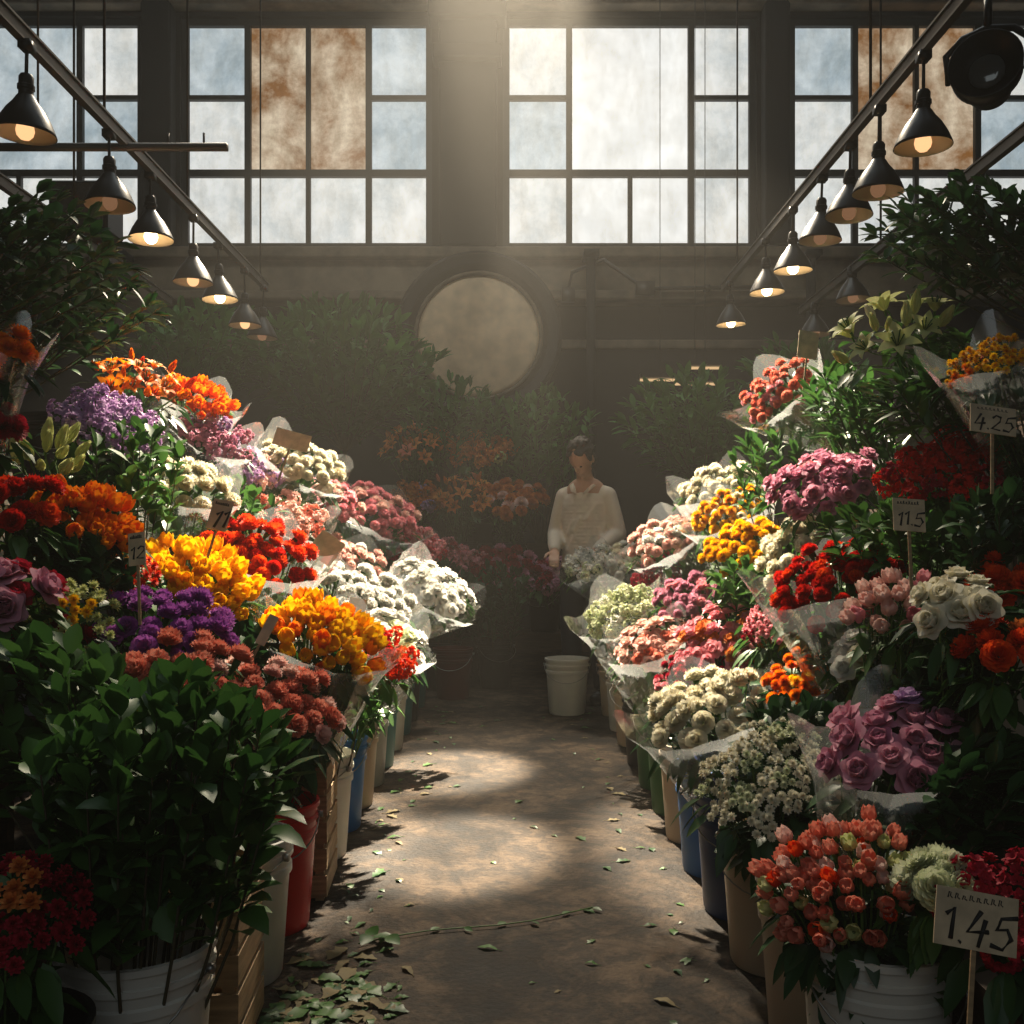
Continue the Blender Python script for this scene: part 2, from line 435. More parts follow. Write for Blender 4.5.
def greens(px, py, d, w, h, nst=22, L=.085, W=.022, mat=None, base=None, label=None, trunk=None, per=17, seed=0, name='foliage_bunch', lo=.45):
    mat = mat or GREEN_D
    C = P(px, py, d); R = w/2*d/F; H = h/2*d/F
    rr = random.Random(int(px*5+py+d*10)+seed); side = 1 if C.x > 0 else -1
    if base is None:
        k = int(round((C.z-.60)/.30)); k = max(0, min(5, k)); B = find_bucket(side, k, d+.02)
    else: B = Vector(base)
    e = empty('potted_tree' if trunk else name, B)
    st = MB(); fo = MB()
    for i in range(nst):
        q = math.sqrt((i+.5)/nst); a = i*2.4
        tipo = Vector((math.cos(a)*q*R, math.sin(a)*q*R, H*(1-.75*q*q)+rr.uniform(-.15, .1)*H))
        tip = C+tipo
        if trunk: s0 = Vector((B.x, B.y, C.z-H*.9))
        else: s0 = B+Vector((math.cos(a), math.sin(a), 0))*.04
        mid = s0.lerp(tip, .5)+Vector((tipo.x, tipo.y, 0))*.12
        pts = [s0-B, mid-B, tip-B]
        st.tube(pts, [.004, .003, .0015], 5, 0, False)
        ln0 = max(lo, 1-2.0*H/max(.01, (tip-s0).length)) if not trunk else .15
        for j in range(per):
            t = ln0+(1-ln0)*(j+rr.random())/per
            p = pts[0].lerp(pts[1], t*2) if t < .5 else pts[1].lerp(pts[2], t*2-1)
            dr = (tip-s0).normalized()*.9+rdir(rr)*.9+Vector((0, 0, .15))
            leaf(fo, p, dr, L*rr.uniform(.7, 1.25), W*rr.uniform(.8, 1.2), rr.uniform(.1, .5), rr=rr)
        for j in range(3): leaf(fo, pts[2], (tip-s0).normalized()+rdir(rr)*.5, L, W, .2, rr=rr)
    obj('branches', st.mesh('branches', [plain('bark', (.07, .06, .03), .8)]), e)
    obj('foliage', fo.mesh('foliage', [mat]), e)
    if trunk:
        tb = MB(); hh = C.z-H*.9
        tb.tube([(0, 0, .2), (.015, 0, hh*.5), (0, 0, hh-B.z+.05)], [.025, .02, .015], 8); obj('trunk', tb.mesh('trunk', [plain('bark', (.07, .06, .03), .8)]), e)
        pb = MB(); pb.lathe([(0, 0), (.14, 0), (.19, .3), (.2, .3), (.2, .34), (.18, .34), (.17, .3), (0, .29)], 24)
        obj('pot', pb.mesh('pot', [plain('clay', (.16, .07, .04), .8)]), e)
    top(e, label or ('leafy potted tree with dense dark green crown' if trunk else 'bunch of dark green leafy branches in a bucket'), 'potted tree' if trunk else 'foliage bunch', 'leafy potted trees' if trunk else 'green foliage bunches')
    return e
# LEFT side
B_ = bouquet
greens(165, 800, 1.78, 245, 205, 38, .085, .021, GREEN_M, per=22, lo=.52)
greens(35, 715, 2.05, 180, 130, 22, .09, .022, GREEN_M)
B_(25, 915, 1.5, 120, 'button_flower', ['crimson', 'rust'], leafy=1.0, base=(-.76, 1.46, .03), dens=.7)
bucket('black', (-.76, 1.46, 0))
B_(190, 690, 2.42, 150, 'carnation', ['coral', 'palepink'])
B_(280, 705, 2.72, 130, 'carnation', ['coral', 'palepink'], leafy=1.3)
B_(322, 640, 3.1, 120, 'tulip', ['yellow', 'orange'], dens=1.3, s=.85, wrap=True)
B_(378, 652, 3.5, 80, 'blossom', ['redorange', 'red'])
B_(170, 632, 2.6, 140, 'carnation', ['purple'])
B_(70, 610, 2.3, 90, 'button_flower', ['lime', 'yellow'])
B_(10, 588, 2.15, 80, 'rose', ['mauve', 'crimson'])
B_(50, 655, 2.25, 100, 'chrysanthemum', ['crimson'])
B_(195, 583, 3.0, 120, 'tulip', ['yellow'], dens=1.3, s=.85)
B_(258, 552, 3.45, 118, 'carnation', ['redorange', 'red'], wrap=True)
B_(88, 522, 2.65, 95, 'tulip', ['orange'], dens=1.2)
B_(18, 505, 2.45, 80, 'carnation', ['red', 'redorange'])
B_(185, 487, 3.5, 95, 'carnation', ['cream'], wrap=True)
B_(108, 425, 3.3, 105, 'blossom', ['lilac'], dens=1.2)
B_(140, 385, 3.8, 100, 'lily', ['orange', 'redorange'], s=.7, dens=1.0)
B_(195, 402, 4.2, 75, 'tulip', ['orange', 'rust'], wrap=True)
B_(215, 440, 4.1, 70, 'blossom', ['mauve', 'lilac'], wrap=True)
B_(245, 468, 4.4, 80, 'blossom', ['lilac', 'palepink'])
B_(302, 465, 4.6, 85, 'carnation', ['cream'], wrap=True)
B_(290, 520, 4.3, 75, 'blossom', ['palepink', 'coral'], wrap=True)
B_(362, 600, 4.3, 115, 'carnation', ['white'], wrap=True, leafy=1.2, s=.85)
B_(388, 640, 4.0, 80, 'rose', ['white', 'greenwhite'], wrap=True)
B_(435, 590, 4.9, 85, 'rose', ['white'], wrap=True)
B_(345, 562, 5.0, 85, 'carnation', ['palepink', 'white'], wrap=True)
B_(375, 512, 5.6, 95, 'carnation', ['pink', 'palepink'], wrap=True)
B_(330, 500, 5.2, 65, 'carnation', ['pink', 'palepink'])
B_(410, 545, 6.0, 75, 'blossom', ['pink', 'crimson'])
B_(50, 462, 3.0, 70, 'bud', ['lime'], dens=.5)
B_(125, 570, 2.75, 60, 'button_flower', ['redorange', 'yellow'])
B_(5, 350, 2.6, 50, 'chrysanthemum', ['orange', 'yellow'], wrap=True)
B_(0, 420, 2.6, 45, 'chrysanthemum', ['crimson'])
greens(45, 300, 2.9, 170, 200, 36, .075, .016, GREEN_D, base=(-1.85, 2.9, 1.53), per=24, lo=.2)
bucket('black', (-1.9, 2.9, 1.5))
greens(110, 330, 3.6, 100, 110, 16, .08, .015, GREEN_D, base=(-1.9, 3.6, 1.53))
bucket('black', (-1.95, 3.6, 1.5))
greens(330, 690, 3.2, 90, 60, 12, .07, .018, GREEN_M)
greens(240, 655, 3.0, 90, 50, 12, .07, .02, GREEN_D)
greens(130, 470, 3.2, 110, 80, 14, .08, .018, GREEN_M)
greens(75, 565, 2.6, 100, 50, 12, .07, .02, GREEN_D)
greens(230, 520, 3.9, 100, 60, 12, .08, .018, GREEN_M)
greens(205, 370, 7.35, 150, 120, 42, .16, .026, GREEN_LIT, base=(-2.4, 7.35, 0), trunk=True, per=22)
greens(340, 385, 7.45, 190, 150, 56, .18, .028, GREEN_LIT, base=(-1.25, 7.45, 0), trunk=True, per=24)
# centre back
def backb(px, py, d, w, kind, cols, bz, **k):
    C = P(px, py, d); bucket('black', (C.x, d+.12, bz)); B_(px, py, d, w, kind, cols, base=(C.x, d+.12, bz+.03), tilt=(0, -.5, .8), **k)
backb(445, 565, 7.75, 80, 'blossom', ['pink', 'crimson'], .35, s=1.5)
backb(500, 570, 7.75, 80, 'carnation', ['crimson', 'mauve'], .35, s=1.5)
backb(545, 575, 7.8, 60, 'blossom', ['mauve', 'crimson'], .35, s=1.5)
backb(460, 495, 8.2, 75, 'lily', ['rust', 'coral'], .72, s=1.0)
backb(510, 500, 8.2, 75, 'chrysanthemum', ['rust', 'palepink'], .72, s=1.6)
backb(415, 500, 8.2, 60, 'blossom', ['rust', 'lilac'], .72, s=1.5)
backb(415, 445, 8.6, 75, 'lily', ['rust', 'coral'], 1.05, s=1.0)
backb(480, 450, 8.65, 70, 'blossom', ['rust', 'lime'], 1.05, s=1.5)
greens(540, 440, 8.75, 110, 90, 28, .15, .024, GREEN_LIT, base=(.25, 8.75, 1.05))
greens(450, 420, 8.75, 110, 70, 28, .15, .024, GREEN_LIT, base=(-.55, 8.75, 1.05))
for xx, yy in ((-.5, 7.15), (-.12, 7.25)):
    bucket('black', (xx, yy, 0)); greens(512+xx*F/yy, HY-(.62-CH)*F/yy, yy, 70, 65, 20, .11, .02, GREEN_D, base=(xx, yy, .03))
# RIGHT side
B_(840, 885, 1.78, 160, 'tulip', ['coral', 'redorange', 'palepink', 'lime'], dens=1.0, s=.5, leafy=1.0, lk=GREEN_D, nmax=98)
B_(765, 775, 2.3, 155, 'button_flower', ['cream', 'greenwhite'], s=.75, leafy=1.8, lk=GREEN_D, dens=.7)
B_(895, 748, 2.1, 140, 'rose', ['mauve', 'lilac'], wrap=True, dens=.85)
B_(935, 880, 1.66, 55, 'carnation', ['greenwhite'])
B_(1000, 915, 1.6, 120, 'blossom', ['crimson'], base=(.98, 1.58, .03)); bucket('white', (.98, 1.56, 0))
B_(705, 712, 2.95, 125, 'carnation', ['cream'], wrap=True)
B_(800, 682, 2.8, 80, 'chrysanthemum', ['orange', 'yellow'], s=.6)
B_(868, 655, 2.55, 80, 'rose', ['white', 'cream'], s=.9)
B_(690, 678, 3.5, 80, 'chrysanthemum', ['crimson', 'pink'], s=.6)
B_(958, 602, 2.1, 85, 'rose', ['cream'], s=.85)
B_(1003, 650, 2.0, 85, 'carnation', ['redorange', 'rust'])
B_(1005, 585, 2.3, 60, 'carnation', ['redorange'])
B_(895, 610, 2.4, 90, 'tulip', ['palepink', 'pink'], s=.8, dens=.8)
B_(835, 582, 2.8, 130, 'carnation', ['red', 'redorange'], s=.75, wrap=True)
B_(812, 550, 3.25, 110, 'carnation', ['cream'])
B_(742, 547, 3.7, 85, 'carnation', ['yellow'], s=.8)
B_(820, 482, 3.3, 112, 'rose', ['mauve', 'pink'], s=.75)
B_(778, 392, 4.2, 80, 'carnation', ['coral', 'pink'], s=.7, wrap=True, tilt=(-.7, -.45, .6))
B_(945, 468, 2.8, 130, 'blossom', ['red', 'crimson'], dens=.9)
B_(890, 335, 3.2, 120, 'lily', ['lime', 'cream'], s=.9, dens=1.1, base=(1.83, 3.2, 1.53), leafy=1.2)
bucket('black', (1.86, 3.2, 1.5))
B_(985, 362, 2.6, 80, 'button_flower', ['yellow', 'orange'], wrap=True, s=.8)
B_(728, 512, 4.4, 80, 'chrysanthemum', ['yellow', 'cream'], s=.7, wrap=True)
B_(715, 487, 5.0, 75, 'carnation', ['cream'], wrap=True)
B_(665, 540, 5.0, 80, 'carnation', ['palepink', 'white'], wrap=True)
B_(625, 562, 6.0, 60, 'carnation', ['white', 'cream'], wrap=True)
B_(590, 565, 6.05, 55, 'blossom', ['white', 'greenwhite'], wrap=True)
B_(622, 612, 4.5, 80, 'blossom', ['greenwhite', 'white'], wrap=True)
B_(650, 645, 4.0, 75, 'rose', ['palepink', 'coral'], s=.75, wrap=True)
B_(690, 600, 4.2, 85, 'carnation', ['mauve', 'pink'], s=.7)
B_(722, 640, 3.5, 105, 'rose', ['pink', 'rust'], s=.6)
B_(660, 578, 5.0, 60, 'blossom', ['crimson', 'mauve'])
B_(780, 620, 3.2, 85, 'button_flower', ['pink', 'crimson'], s=.8)
greens(955, 250, 3.1, 160, 120, 36, .075, .014, GREEN_D, base=(1.83, 2.88, 1.53), per=24, lo=.2)
bucket('black', (1.83, 2.88, 1.5))
greens(930, 405, 2.9, 110, 60, 16, .1, .013, GREEN_M)
greens(845, 420, 3.6, 80, 90, 16, .1, .013, GREEN_M)
greens(800, 735, 2.5, 90, 50, 12, .07, .016, GREEN_D)
greens(880, 540, 2.7, 110, 50, 12, .07, .016, GREEN_M)
greens(1000, 530, 2.4, 100, 60, 14, .08, .016, GREEN_D)
greens(945, 690, 2.2, 90, 50, 12, .07, .016, GREEN_D)
greens(990, 800, 1.95, 110, 100, 18, .08, .016, GREEN_D)
greens(760, 590, 3.5, 90, 50, 12, .07, .016, GREEN_M)
greens(770, 470, 4.0, 70, 60, 10, .09, .013, GREEN_M)
greens(695, 440, 7.4, 150, 120, 46, .16, .025, GREEN_LIT, base=(1.4, 7.4, 0), trunk=True, per=22)
greens(800, 400, 7.45, 120, 110, 30, .16, .025, GREEN_LIT, base=(2.3, 7.45, 0), trunk=True)
bucket('white', (.34, 6.15, 0))
bucket('maroon', (-.40, 6.75, 0))
# ---------------------------------------------------------------- price tags
DG = {'1': [[(.1, .75), (.35, 1), (.3, 0)]], '2': [[(0, .8), (.2, 1), (.5, .9), (.5, .6), (.05, .05), (.6, .0)]],
      '4': [[(.35, 1.04), (.0, .34), (.66, .44)], [(.52, .8), (.4, -.08)]], '5': [[(.64, 1.04), (.15, .94), (.08, .58), (.4, .64), (.58, .35), (.38, .0), (-.02, .08)]],
      '.': [[(.08, .0), (.12, .04)]]}
def hand(mb, s, W, H, zoff):
    adv = {'.': .28, '1': .5}
    tot = sum(adv.get(c, .78) for c in s)-.15
    k = min(W*.84/(tot*H), 1)*H; x = -tot*k/2; r_ = random.Random(len(s)+int(W*1e4))
    for c in s:
        dz = r_.uniform(-.06, .06)*k; sl = r_.uniform(.04, .22)
        for st in DG[c]:
            pts = [(x+(a+b*sl)*k, -.0024, zoff+dz+(b-.5)*k) for a, b in st]
            mb.tube(pts, [.08*k if q % 2 == 0 else .055*k for q in range(len(pts))], 6)
        x += adv.get(c, .78)*k
CARD = plain('card_paper', (.8, .62, .4), .85, noise=.35, nscale=22)
INK = plain('ink_black', (.02, .02, .02), .7)
def tag(px, py, d, w, h, txt, roll=0, small=True, stick=.16, yaw=0):
    C = P(px, py, d); W = w*d/F; H = h*d/F
    e = empty('price_tag', C); e.rotation_euler = (math.radians(-16), math.radians(roll), yaw)
    mb = MB(); mb.box((0, 0, 0), (W, .003, H)); obj('card', mb.mesh('card', [CARD], False), e)
    sb = MB(); sb.box((0, .004, -H*.2-stick/2), (.007, .004, stick+H*.4)); obj('stick', sb.mesh('stick', [WOOD_L], False), e)
    if txt:
        hb = MB(); hand(hb, txt, W, H*.56, -H*.12); obj('price_lettering', hb.mesh('price_lettering', [INK]), e)
        sm = MB(); r_ = random.Random(int(px)); x = -W*.36
        for k in range(8): # tiny handwritten word, letter-sized strokes
            w_ = W*.055; z0 = H*.32; hh = H*(.06+.05*r_.random())
            sm.tube([(x, -.0022, z0), (x+w_*.2, -.0022, z0+hh), (x+w_*.6, -.0022, z0+hh*.9), (x+w_*.5, -.0022, z0+hh*.3), (x+w_, -.0022, z0)], H*.012, 4); x += W*.088
        obj('small_lettering', sm.mesh('small_lettering', [INK], False), e)
    top(e, 'small cream price card'+(' handwritten '+txt if txt else '')+' on a thin wooden stick', 'price tag', 'price tags')
tag(976, 921, 1.5, 80, 56, '1.45', 9, yaw=-.1)
tag(909, 515, 2.35, 32, 34, '11.5', 4)
tag(993, 420, 2.4, 46, 30, '4.25', 8)
tag(220, 515, 3.0, 20, 32, '11', 12)
tag(137, 549, 2.5, 17, 34, '12', -8)
tag(326, 548, 3.9, 28, 28, None, 35)
tag(168, 682, 2.15, 24, 24, None, 20)
tag(267, 630, 2.8, 10, 32, None, 25)
tag(292, 440, 4.2, 36, 18, None, 15)
tag(808, 345, 4.0, 20, 30, None, 10)
tag(357, 607, 3.9, 18, 18, None, 10)
# ---------------------------------------------------------------- room shell
def floor_mat():
    m, n, out = nt('floor_concrete')
    tc = N(n, 'ShaderNodeTexCoord')
    n1 = N(n, 'ShaderNodeTexNoise', Scale=2.3, Detail=12.0, Roughness=.75, Distortion=.6); n2 = N(n, 'ShaderNodeTexNoise', Scale=60.0, Detail=6.0)
    vo = N(n, 'ShaderNodeTexVoronoi', Scale=1.1, feature='DISTANCE_TO_EDGE')
    n3 = N(n, 'ShaderNodeTexNoise', Scale=8.0, Detail=10.0, Roughness=.8, Distortion=.3)
    for x in (n1, n2, vo, n3): n.links.new(tc.outputs['Object'], x.inputs['Vector'])
    r = N(n, 'ShaderNodeValToRGB'); r.color_ramp.elements[0].position = .42; r.color_ramp.elements[1].position = .6
    r.color_ramp.elements[0].color = (.02, .014, .009, 1); r.color_ramp.elements[1].color = (.12, .082, .052, 1)
    n.links.new(n1.outputs['Fac'], r.inputs[0])
    r2 = N(n, 'ShaderNodeValToRGB'); r2.color_ramp.elements[0].position = .45; r2.color_ramp.elements[1].position = .54
    r2.color_ramp.elements[0].color = (.2, .19, .17, 1); n.links.new(n3.outputs['Fac'], r2.inputs[0])
    mx = N(n, 'ShaderNodeMix', data_type='RGBA', blend_type='MULTIPLY'); mx.inputs[0].default_value = .85
    n.links.new(r.outputs[0], mx.inputs[6]); n.links.new(r2.outputs[0], mx.inputs[7])
    rv = N(n, 'ShaderNodeValToRGB'); rv.color_ramp.elements[0].position = 0; rv.color_ramp.elements[1].position = .01
    rv.color_ramp.elements[0].color = (.3, .3, .3, 1); n.links.new(vo.outputs['Distance'], rv.inputs[0])
    mx2 = N(n, 'ShaderNodeMix', data_type='RGBA', blend_type='MULTIPLY'); mx2.inputs[0].default_value = .5
    n.links.new(mx.outputs[2], mx2.inputs[6]); n.links.new(rv.outputs[0], mx2.inputs[7])
    b = N(n, 'ShaderNodeBsdfPrincipled'); n.links.new(mx2.outputs[2], b.inputs['Base Color'])
    b.inputs['Specular IOR Level'].default_value = .25
    mr = N(n, 'ShaderNodeMapRange'); mr.inputs['To Min'].default_value = .5; mr.inputs['To Max'].default_value = .95
    n.links.new(n3.outputs['Fac'], mr.inputs[0]); n.links.new(mr.outputs[0], b.inputs['Roughness'])
    ad = N(n, 'ShaderNodeMath', operation='ADD'); n.links.new(n2.outputs['Fac'], ad.inputs[0]); n.links.new(n3.outputs['Fac'], ad.inputs[1])
    bp = N(n, 'ShaderNodeBump', Strength=.6, Distance=.01); n.links.new(ad.outputs[0], bp.inputs['Height']); n.links.new(bp.outputs[0], b.inputs['Normal'])
    n.links.new(b.outputs[0], out.inputs[0]); return m
XW = 6.2; YB = 11.0; ZC = 9.4; Y0 = -2
mb = MB(); mb.box((0, (YB+Y0)/2, -.05), (2*XW, YB-Y0, .1)); struct(obj('floor', mb.mesh('floor', [floor_mat()], False)))
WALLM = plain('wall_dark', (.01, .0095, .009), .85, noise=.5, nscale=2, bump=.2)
BEAM = plain('painted_beam', (.24, .18, .11), .7, noise=.6, nscale=3)
FRAME = plain('window_frame_paint', (.004, .006, .006), .6)
for s, nm in ((-1, 'left'), (1, 'right')):
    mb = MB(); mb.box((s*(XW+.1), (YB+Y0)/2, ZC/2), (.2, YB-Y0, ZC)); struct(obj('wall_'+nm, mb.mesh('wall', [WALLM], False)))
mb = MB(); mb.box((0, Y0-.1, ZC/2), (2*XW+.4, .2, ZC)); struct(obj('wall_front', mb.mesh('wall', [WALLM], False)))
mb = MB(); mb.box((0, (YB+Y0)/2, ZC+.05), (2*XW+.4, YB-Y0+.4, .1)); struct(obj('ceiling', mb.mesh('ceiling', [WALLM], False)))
def wx(px): return (px-512)/F*YB
def wz(py): return CH+(HY-py)/F*YB
WIN = [(-112, 142), (180, 432), (503, 757), (790, 1046)]
mb = MB()
zb, zt = wz(248), wz(16)
mb.box((0, YB+.15, zb/2), (2*XW, .3, zb)); mb.box((0, YB+.15, (zt+ZC)/2), (2*XW, .3, ZC-zt))
edges = [-XW]+[wx(a) for w_ in WIN for a in w_]+[XW]
for i in range(0, len(edges), 2):
    a, b = edges[i], edges[i+1]; mb.box(((a+b)/2, YB+.15, (zb+zt)/2), (b-a, .3, zt-zb))
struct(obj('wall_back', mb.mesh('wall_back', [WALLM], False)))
def glass_mat(name, c1, c2, strength, sc, lo=.38, hi=.62, streak=.35):
    """grimy back-lit glass: soft daylight through stains and faint streaks"""
    m, n, out = nt(name)
    tc = N(n, 'ShaderNodeTexCoord'); nz = N(n, 'ShaderNodeTexNoise', Scale=sc, Detail=10.0, Roughness=.7, Distortion=.2)
    n.links.new(tc.outputs['Object'], nz.inputs['Vector'])
    r = N(n, 'ShaderNodeValToRGB'); r.color_ramp.elements[0].position = lo; r.color_ramp.elements[1].position = hi
    r.color_ramp.elements[0].color = c4(c1); r.color_ramp.elements[1].color = c4(c2)
    n.links.new(nz.outputs['Fac'], r.inputs[0])
    mp = N(n, 'ShaderNodeMapping'); mp.inputs['Scale'].default_value = (4, 1, 1.8); n2 = N(n, 'ShaderNodeTexNoise', Scale=1.4, Detail=8.0, Roughness=.65)
    n.links.new(tc.outputs['Object'], mp.inputs[0]); n.links.new(mp.outputs[0], n2.inputs['Vector'])
    r2 = N(n, 'ShaderNodeValToRGB'); r2.color_ramp.elements[0].position = .3; r2.color_ramp.elements[1].position = .6; r2.color_ramp.elements[0].color = (.5, .46, .38, 1)
    n.links.new(n2.outputs['Fac'], r2.inputs[0])
    mx = N(n, 'ShaderNodeMix', data_type='RGBA', blend_type='MULTIPLY'); mx.inputs[0].default_value = streak
    n.links.new(r.outputs[0], mx.inputs[6]); n.links.new(r2.outputs[0], mx.inputs[7])
    em = N(n, 'ShaderNodeEmission', Strength=strength); n.links.new(mx.outputs[2], em.inputs[0])
    gl = N(n, 'ShaderNodeBsdfGlossy', Roughness=.3); ms = N(n, 'ShaderNodeMixShader', Fac=.95)
    n.links.new(gl.outputs[0], ms.inputs[1]); n.links.new(em.outputs[0], ms.inputs[2])
    n.links.new(ms.outputs[0], out.inputs[0]); return m
G_W = glass_mat('glass_frosted', (.66, .7, .69), (1, 1, .95), 1.2, 1.5, streak=.45)
G_B = glass_mat('glass_grey_blue', (.42, .52, .57), (.82, .9, .92), 1.05, 1.3, streak=.45)
G_O = glass_mat('glass_stained_rust', (.32, .14, .04), (.98, .82, .6), .95, 1.6, .40, .62, .7)
G_X = glass_mat('glass_bright', (.76, .77, .74), (1, 1, .96), 1.4, 1.2, streak=.4)
def window(idx, x0, x1, panes, bars):
    e = empty('window_%d' % idx, (wx((x0+x1)/2), YB+.1, zb)); struct(e)
    L = e.location
    gb = MB(); ms = [G_W, G_B, G_O, G_X]
    for a, b, c, d_, m in panes:
        gb.box(((wx(a)+wx(b))/2-L.x, .02, (wz(c)+wz(d_))/2-L.z), (wx(b)-wx(a), .008, wz(c)-wz(d_)), ms.index(m))
    obj('glass', gb.mesh('glass', ms, False), e)
    fb = MB()
    for a, c, b, d_, t in bars:
        T = t/F*YB
        if a == b: fb.box((wx(a)-L.x, 0, (wz(c)+wz(d_))/2-L.z), (T, .09, abs(wz(c)-wz(d_))))
        else: fb.box(((wx(a)+wx(b))/2-L.x, 0, wz(c)-L.z), (abs(wx(b)-wx(a)), .088, T))
    obj('window_frame', fb.mesh('window_frame', [FRAME], False), e)
def mk(idx, x0, x1, m):
    a, b = x0, x1; q = x0+(x1-x0)*.262; r_ = x0+(x1-x0)*.745; mid = (q+r_)/2
    bars = [(a+3, 16, a+3, 248, 7), (b-3, 16, b-3, 248, 7), (a, 19, b, 19, 8), (a, 245, b, 245, 7), (q, 16, q, 248, 6), (r_, 16, r_, 248, 6),
            (a, 171, b, 171, 7), (a, 95, q, 95, 4.5), (r_, 95, b, 95, 4.5), (mid, 171, mid, 248, 4.5)]
    if m[8]: bars.append((mid, 16, mid, 171, 4.5))
    pn = [(a, q, 16, 95, m[0]), (a, q, 95, 171, m[1]), (q, mid, 16, 171, m[2]), (mid, r_, 16, 171, m[3]), (r_, b, 16, 95, m[4]), (r_, b, 95, 171, m[5]),
          (a, q, 171, 248, m[6]), (q, r_, 171, 248, m[7]), (r_, b, 171, 248, m[6])]
    window(idx, a, b, pn, bars)
mk(1, -112, 142, [G_B, G_B, G_B, G_B, G_W, G_B, G_W, G_W, 0])
mk(2, 180, 432, [G_B, G_W, G_O, G_O, G_B, G_B, G_W, G_W, 1])
mk(3, 503, 757, [G_W, G_B, G_X, G_X, G_W, G_W, G_W, G_X, 0])
mk(4, 790, 1046, [G_B, G_W, G_O, G_O, G_W, G_B, G_W, G_W, 1])
def trim(i, c, s, m=BEAM):
    mb = MB(); mb.box(c, s); o = obj('trim_%d' % i, mb.mesh('trim', [m], False)); struct(o)
    bv = o.modifiers.new('b', 'BEVEL'); bv.width = .02; bv.segments = 2
trim(1, (0, YB-.1, wz(258)), (2*XW, .3, .12)); trim(2, (0, YB-.06, wz(280)), (2*XW, .14, .4)); trim(3, (0, YB-.16, wz(302)), (2*XW, .36, .1))
trim(4, (0, YB-.08, wz(6)), (2*XW, .2, .12)); trim(9, (0, YB-.03, wz(345)), (2*XW, .08, .1), BEAM)
for i, (a, b) in enumerate([(146, 176), (440, 497), (761, 786)]):
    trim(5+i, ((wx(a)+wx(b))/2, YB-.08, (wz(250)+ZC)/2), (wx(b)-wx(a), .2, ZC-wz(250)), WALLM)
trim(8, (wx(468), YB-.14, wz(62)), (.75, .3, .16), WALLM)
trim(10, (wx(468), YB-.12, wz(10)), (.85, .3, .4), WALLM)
# round clock
e = empty('wall_clock', (wx(480), YB-.36, wz(345)))
RX = Matrix.Rotation(math.pi/2, 3, 'X')
mb = MB(); mb.lathe([(.0, -.1), (.84, -.1), (.88, .05), (.88, .2), (.84, .24), (.74, .22), (.68, .1), (.0, .1)], 64, 0, RX); obj('clock_housing', mb.mesh('clock_housing', [plain('clock_iron', (.008, .007, .007), .5, .4)], True, 40), e)
mb = MB(); mb.lathe([(0, .13), (.60, .13), (.64, .11), (.64, .1)], 64, 0, RX); obj('clock_face', mb.mesh('clock_face', [plain('clock_face_tan', (.95, .68, .42), .7, noise=.3, nscale=5)]), e)
mb = MB(); mb.lathe([(.64, .1), (.65, .16), (.68, .16), (.69, .1)], 64, 0, RX); obj('clock_ring', mb.mesh('clock_ring', [BEAM]), e)
mb = MB(); mb.box((0, .18, 0), (.2, .26, .2)); obj('wall_bracket', mb.mesh('wall_bracket', [FRAME]), e)
top(e, 'large round mottled tan dial in dark drum housing on wall', 'wall clock')
# ---------------------------------------------------------------- lamp rails, lamps
STEEL = plain('rail_steel', (.13, .115, .1), .45, .7, noise=.3, nscale=4)
BLACKM = plain('lamp_black', (.022, .021, .02), .38, .5)
INNER = plain('lamp_inner_enamel', (.5, .42, .3), .35, .2)
def rail(x, z, y0, y1, rods, lab, r=.022):
    e = empty('lamp_rail', (x, (y0+y1)/2, z)); h = (y1-y0)/2
    mb = MB(); mb.box((0, 0, 0), (.03, 2*h, .04)); mb.box((0, 0, .025), (.045, 2*h, .008)); obj('rail_bar', mb.mesh('rail_bar', [STEEL], False), e)
    for q in rods:
        rb = MB(); rb.tube([(0, q-e.location.y, .02), (0, q-e.location.y, ZC-z)], .006, 6); obj('hanging_rod', rb.mesh('hanging_rod', [BLACKM]), e)
    top(e, lab, 'lamp rail', 'ceiling lamp rails')
rail(-1.63, 2.74, 2.2, 6.6, (3.98, 5.0, 6.45), 'long steel rail hung on thin rods carrying pendant lamps')
rail(1.455, 2.80, 2.2, 6.85, (4.04, 6.43), 'long steel rail hung on thin rods carrying pendant lamps')
rail(-2.2, 2.6, 2.6, 6.4, (5.0,), 'plain steel rail hung beside the lamp rail')
rail(2.0, 2.65, 2.6, 6.9, (5.4,), 'plain steel rail hung beside the lamp rail')
LP = {}
